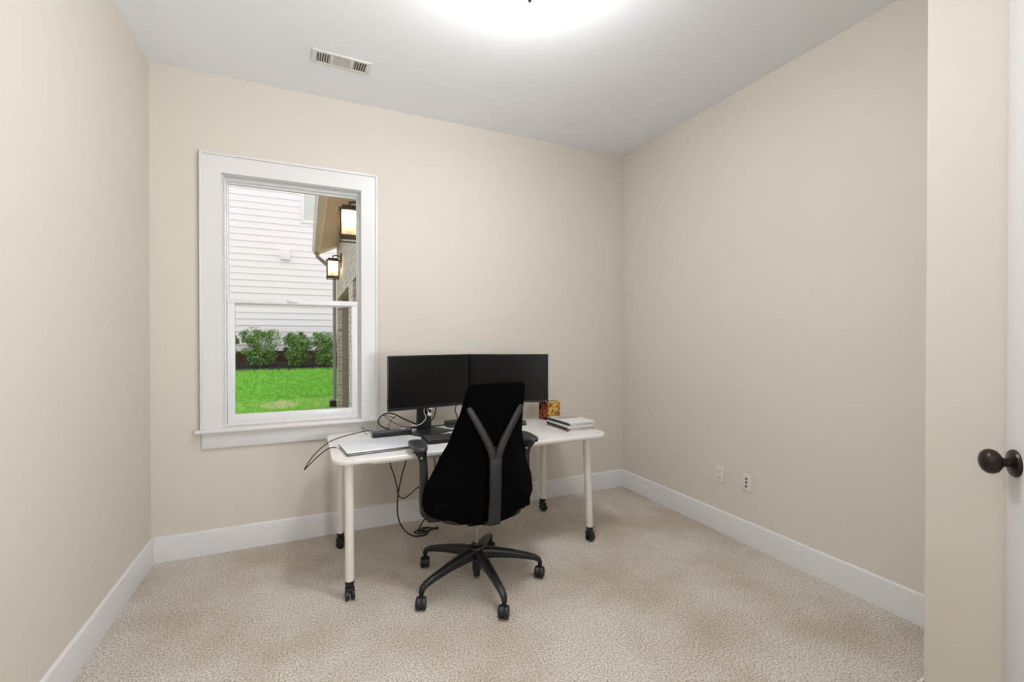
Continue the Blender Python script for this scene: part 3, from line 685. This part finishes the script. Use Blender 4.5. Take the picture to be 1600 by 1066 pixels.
# neighbour's house
YH = 15.25
hs = thing('neighbor_house', 'white lap-sided house across the lawn', 'house', (0, YH, 0))
b = MB(); EXP = .190; z = .985; n = 0
while z < 8.6:
    zz = z + EXP
    b.bm.faces.new([b.bm.verts.new(p) for p in ((-9, -.022, z), (6, -.022, z), (6, 0, zz), (-9, 0, zz))])
    b.bm.faces.new([b.bm.verts.new(p) for p in ((-9, 0, z), (6, 0, z), (6, -.022, z), (-9, -.022, z))]); z = zz
b.box((-9, .002, .985), (6, .2, 8.6)); b.build('siding', M['siding'], hs, smooth=False)
MB().box((-9, -.03, .25), (6, .2, .985)).build('foundation', M['brick_red'], hs, smooth=False)
b = MB(); wx0, wx1, wz0, wz1 = -.075, .90, 4.965, 6.30
b.box((wx0 - .09, -.05, wz0 - .09), (wx0, .0, wz1 + .09), .004); b.box((wx1, -.05, wz0 - .09), (wx1 + .09, .0, wz1 + .09), .004); b.box((wx0, -.05, wz0 - .09), (wx1, .0, wz0), .004); b.box((wx0, -.05, wz1), (wx1, .0, wz1 + .09), .004)
hw_ = b.build('window_frame', M['siding'], hs)
MB().box((wx0, -.030, wz0), (wx1, -.020, wz1)).build('window_pane', M['nwin'], hw_, smooth=False)
b = MB(); b.prism([(-.13, -.14), (.13, -.14), (.13, .10), (.10, .14), (-.10, .14), (-.13, .10)], 0, .11, .01, 2, T((-.595, -.016, 3.86)) @ rot(90, 'X'))
b.build('dryer_vent_hood', M['siding'], hs)
b = MB(); b.box((-9.4, -.45, 8.6), (6.4, .3, 8.75)); b.build('eave', M['siding'], hs, smooth=False)

# shrubs
def shrub(x, y, w_, h_, label, seed):
    r = random.Random(seed); t = thing('shrub', label, 'shrub', (x, y, gz(y)), 0, 'leafy shrubs along the white house')
    b = MB(); tips = []
    for k in range(9):
        a = 2 * math.pi * k / 9 + r.uniform(-.3, .3); rr = r.uniform(.45, .95)
        tip = (w_ * .42 * rr * math.cos(a), w_ * .32 * rr * math.sin(a), h_ * r.uniform(.6, .92)); tips.append(tip)
        b.tube([(r.uniform(-.04, .04), r.uniform(-.04, .04), -.02), (tip[0] * .35, tip[1] * .35, tip[2] * .45), tip], [.012, .009, .004], 5, 3)
    b.build('stems', M['stem'], t)
    V, F = [], []
    lobes = [(tp[0], tp[1], tp[2], r.uniform(.12, .20)) for tp in tips] + [(tp[0] * .75, tp[1] * .75, tp[2] * .55, r.uniform(.12, .20)) for tp in tips] + [(0, 0, h_ * .5, w_ * .26), (0, 0, h_ * .78, w_ * .20)]
    lobes += [(r.uniform(-.22, .22) * w_, r.uniform(-.15, .15) * w_, h_ * r.uniform(.14, .30), r.uniform(.09, .15)) for _ in range(7)]
    lobes += [(r.uniform(-.42, .42) * w_, r.uniform(-.2, .2) * w_, h_ * r.uniform(.45, .98), r.uniform(.05, .10)) for _ in range(12)]
    for i in range(4800):
        lx, ly, lz, lr = lobes[r.randrange(len(lobes))]
        d = Vector((r.gauss(0, 1), r.gauss(0, 1), r.gauss(0, 1))).normalized() * lr * (r.uniform(.2, 1.0) ** .5 + abs(r.gauss(0, .16)))
        p = Vector((lx, ly, lz)) + d
        if p.z < .05: continue
        ax = Vector((r.gauss(0, 1), r.gauss(0, 1), r.gauss(.4, 1))).normalized(); u = ax.orthogonal().normalized(); v_ = ax.cross(u); L_, W_ = r.uniform(.022, .042), r.uniform(.010, .017); n = len(V)
        V.extend([tuple(p - u * L_), tuple(p + v_ * W_), tuple(p + u * L_), tuple(p - v_ * W_)]); F.append((n, n + 1, n + 2, n + 3))
    me = bpy.data.meshes.new('foliage'); me.from_pydata(V, [], F); me.materials.append(M['leaf']); o = bpy.data.objects.new('foliage', me); COL.objects.link(o); o.parent = t
    return t
shrub(-1.20, 14.4, 1.00, 1.10, 'largest leafy green shrub, tallest and fullest of the row', 1)
shrub(-0.27, 14.4, .78, 1.03, 'leafy green shrub, middle one of the row', 2)
shrub(0.50, 14.4, .74, 1.00, 'leafy green shrub at the garage end of the row, half hidden', 3)
shrub(-2.06, 14.4, .66, .98, 'leafy green shrub at the far end of the row, cut off by the window frame', 5)

# own garage wing
GX, GY0, GY1 = .555, YB + WT + .01, 9.9
wg = thing('garage_wing', 'whitewashed brick garage wing of the house, right outside the window', 'garage', (0, 0, 0))
zg = -.06
bays = [(7.06, 9.58), (3.95, 6.36)]
TOPZ, HD = 3.28, 2.14
b = MB()
edges = [GY1, bays[0][1], bays[0][0], bays[1][1], bays[1][0], GY0]
for ya, yb in ((bays[0][1], GY1), (bays[1][1], bays[0][0]), (GY0, bays[1][0])): b.box((GX, ya, zg), (GX + .075, yb, TOPZ))
for ya, yb in bays: b.box((GX, ya, HD), (GX + .075, yb, TOPZ))
b.box((GX + .075, GY1 - .10, zg), (GX + 5, GY1, TOPZ))
b.build('brick_wall', M['brick'], wg, smooth=False)
for ya, yb in bays:
    MB().box((GX + .075, yb - .002, zg), (GX + .22, yb + .06, HD + .05)).build('door_jamb', M['taupe'], wg, smooth=False)
    MB().box((GX + .075, ya - .06, zg), (GX + .22, ya + .002, HD + .05)).build('door_jamb', M['taupe'], wg, smooth=False)
    MB().box((GX + .075, ya, HD - .002), (GX + .22, yb, HD + .06)).build('door_header', M['taupe'], wg, smooth=False)
    b = MB()
    for k in range(4): b.box((GX + .20, ya, zg + .02 + k * .54), (GX + .235, yb, zg + .02 + (k + 1) * .54 - .006), .004)
    b.build('garage_door', M['garage'], wg)
EX, EZ, SZ = .215, 3.085, 3.25
b = MB(); b.quad((EX, GY0, EZ), (EX, GY1 + .25, EZ), (GX + .01, GY1 + .25, SZ), (GX + .01, GY0, SZ)); b.quad((EX, GY0, EZ + .05), (GX + .01, GY0, SZ + .05), (GX + .01, GY1 + .25, SZ + .05), (EX, GY1 + .25, EZ + .05))
b.box((EX - .005, GY0, EZ - .015), (EX + .02, GY1 + .25, EZ + .11)); b.build('soffit', M['soffit'], wg, smooth=False)
b = MB(); prof = [(EX - .11, EZ + .12), (EX - .12, EZ + .07), (EX - .09, EZ + .03), (EX - .085, EZ), (EX - .006, EZ), (EX - .006, EZ + .12)]
vs = [[b.bm.verts.new((x, y, z)) for x, z in prof] for y in (GY0, GY1 + .27)]
for i in range(6): b.bm.faces.new((vs[0][i], vs[0][(i + 1) % 6], vs[1][(i + 1) % 6], vs[1][i]))
b.bm.faces.new(vs[0]); b.bm.faces.new(vs[1]); bmesh.ops.recalc_face_normals(b.bm, faces=b.bm.faces[:]); b.build('gutter', M['gutter'], wg, smooth=False)
b = MB(); b.quad((EX - .05, GY0, EZ + .12), (EX - .05, GY1 + .25, EZ + .12), (EX + 4.2, GY1 + .25, EZ + 4.0), (EX + 4.2, GY0, EZ + 4.0)); b.build('roof', M['shingle'], wg, smooth=False)
yd = GY1 - .06
b = MB(); b.bar([(EX - .04, yd + .06, EZ + .02), (EX - .03, yd + .05, EZ - .08), (GX - .08, yd, EZ - .34), (GX - .05, yd, EZ - .50), (GX - .05, yd, .30), (GX - .05, yd, .16), (GX - .10, yd - .02, .08)], [.075] * 7, [.062] * 7, side=(0, 1, 0), bev=.15)
b.build('downspout', M['downspout'], wg)
b = MB(); b.box((GX - .15, yd - .07, zg), (GX - .02, yd + .07, .11), .015); b.build('drain_adapter', M['black'], wg)

def lantern(y, label):
    t = thing('wall_lantern', label, 'wall lantern', (GX, y, 2.40), 0, 'lanterns on the garage wall')
    cx, hw, h0, h1 = -.145, .092, .0, .300
    b = MB(); b.box((-.022, -.055, .21), (0, .055, .46), .004); b.build('wall_plate', M['lanternm'], t)
    b = MB(); b.bar([(-.01, 0, .40), (-.08, 0, .415), (cx, 0, .405)], [.022] * 3, [.018] * 3, side=(0, 1, 0)); b.tube([(cx, 0, .41), (cx, 0, .355)], .009, 8, 0); b.build('arm', M['lanternm'], t)
    b = MB(); b.box((cx - hw - .022, -hw - .022, h1), (cx + hw + .022, hw + .022, h1 + .022), .004); b.box((cx - hw + .01, -hw + .01, h1 + .02), (cx + hw - .01, hw - .01, h1 + .060), .010); b.build('cap', M['lanternm'], t)
    b = MB()
    for sx in (-1, 1):
        for sy in (-1, 1): b.box((cx + sx * hw - .008, sy * hw - .008, h0), (cx + sx * hw + .008, sy * hw + .008, h1), .002)
    for zz in (h0, .035):
        for s in (-1, 1): b.box((cx - hw, s * hw - .007, zz), (cx + hw, s * hw + .007, zz + .012)); b.box((cx + s * hw - .007, -hw, zz), (cx + s * hw + .007, hw, zz + .012))
    b.box((cx - hw, -hw, .036), (cx + hw, hw, .044)); b.build('cage', M['lanternm'], t)
    b = MB()
    for s in (-1, 1): b.box((cx - hw, s * (hw - .004) - .0015, .046), (cx + hw, s * (hw - .004) + .0015, h1)); b.box((cx + s * (hw - .004) - .0015, -hw, .046), (cx + s * (hw - .004) + .0015, hw, h1))
    b.build('seeded_glass', M['seeded'], t, smooth=False)
    b = MB()
    for k in range(3):
        a = 2.1 * k + .4; b.tube([(cx + .03 * math.cos(a), .03 * math.sin(a), .045), (cx + .03 * math.cos(a), .03 * math.sin(a), .125)], .008, 8, 0)
    b.build('candle_sleeve', M['paper'], t)
    b = MB()
    for k in range(3):
        a = 2.1 * k + .4; b.lathe([(0, .125), (.012, .14), (.015, .16), (.009, .185), (0, .205)], 12, T((cx + .03 * math.cos(a), .03 * math.sin(a), 0)))
    b.build('bulb', M['bulb'], t)
    l = bpy.data.lights.new('lantern_glow', 'POINT'); l.energy = 4; l.color = (1, .78, .54); l.shadow_soft_size = .03
    o = bpy.data.objects.new('lantern_glow', l); COL.objects.link(o); o.parent = t; o.location = (cx, 0, .24)
    return t
lantern(8.5, 'lit bronze lantern farther along the brick wall, above the downspout')
lantern(5.08, 'lit bronze lantern nearer the window, cut off by the sash')
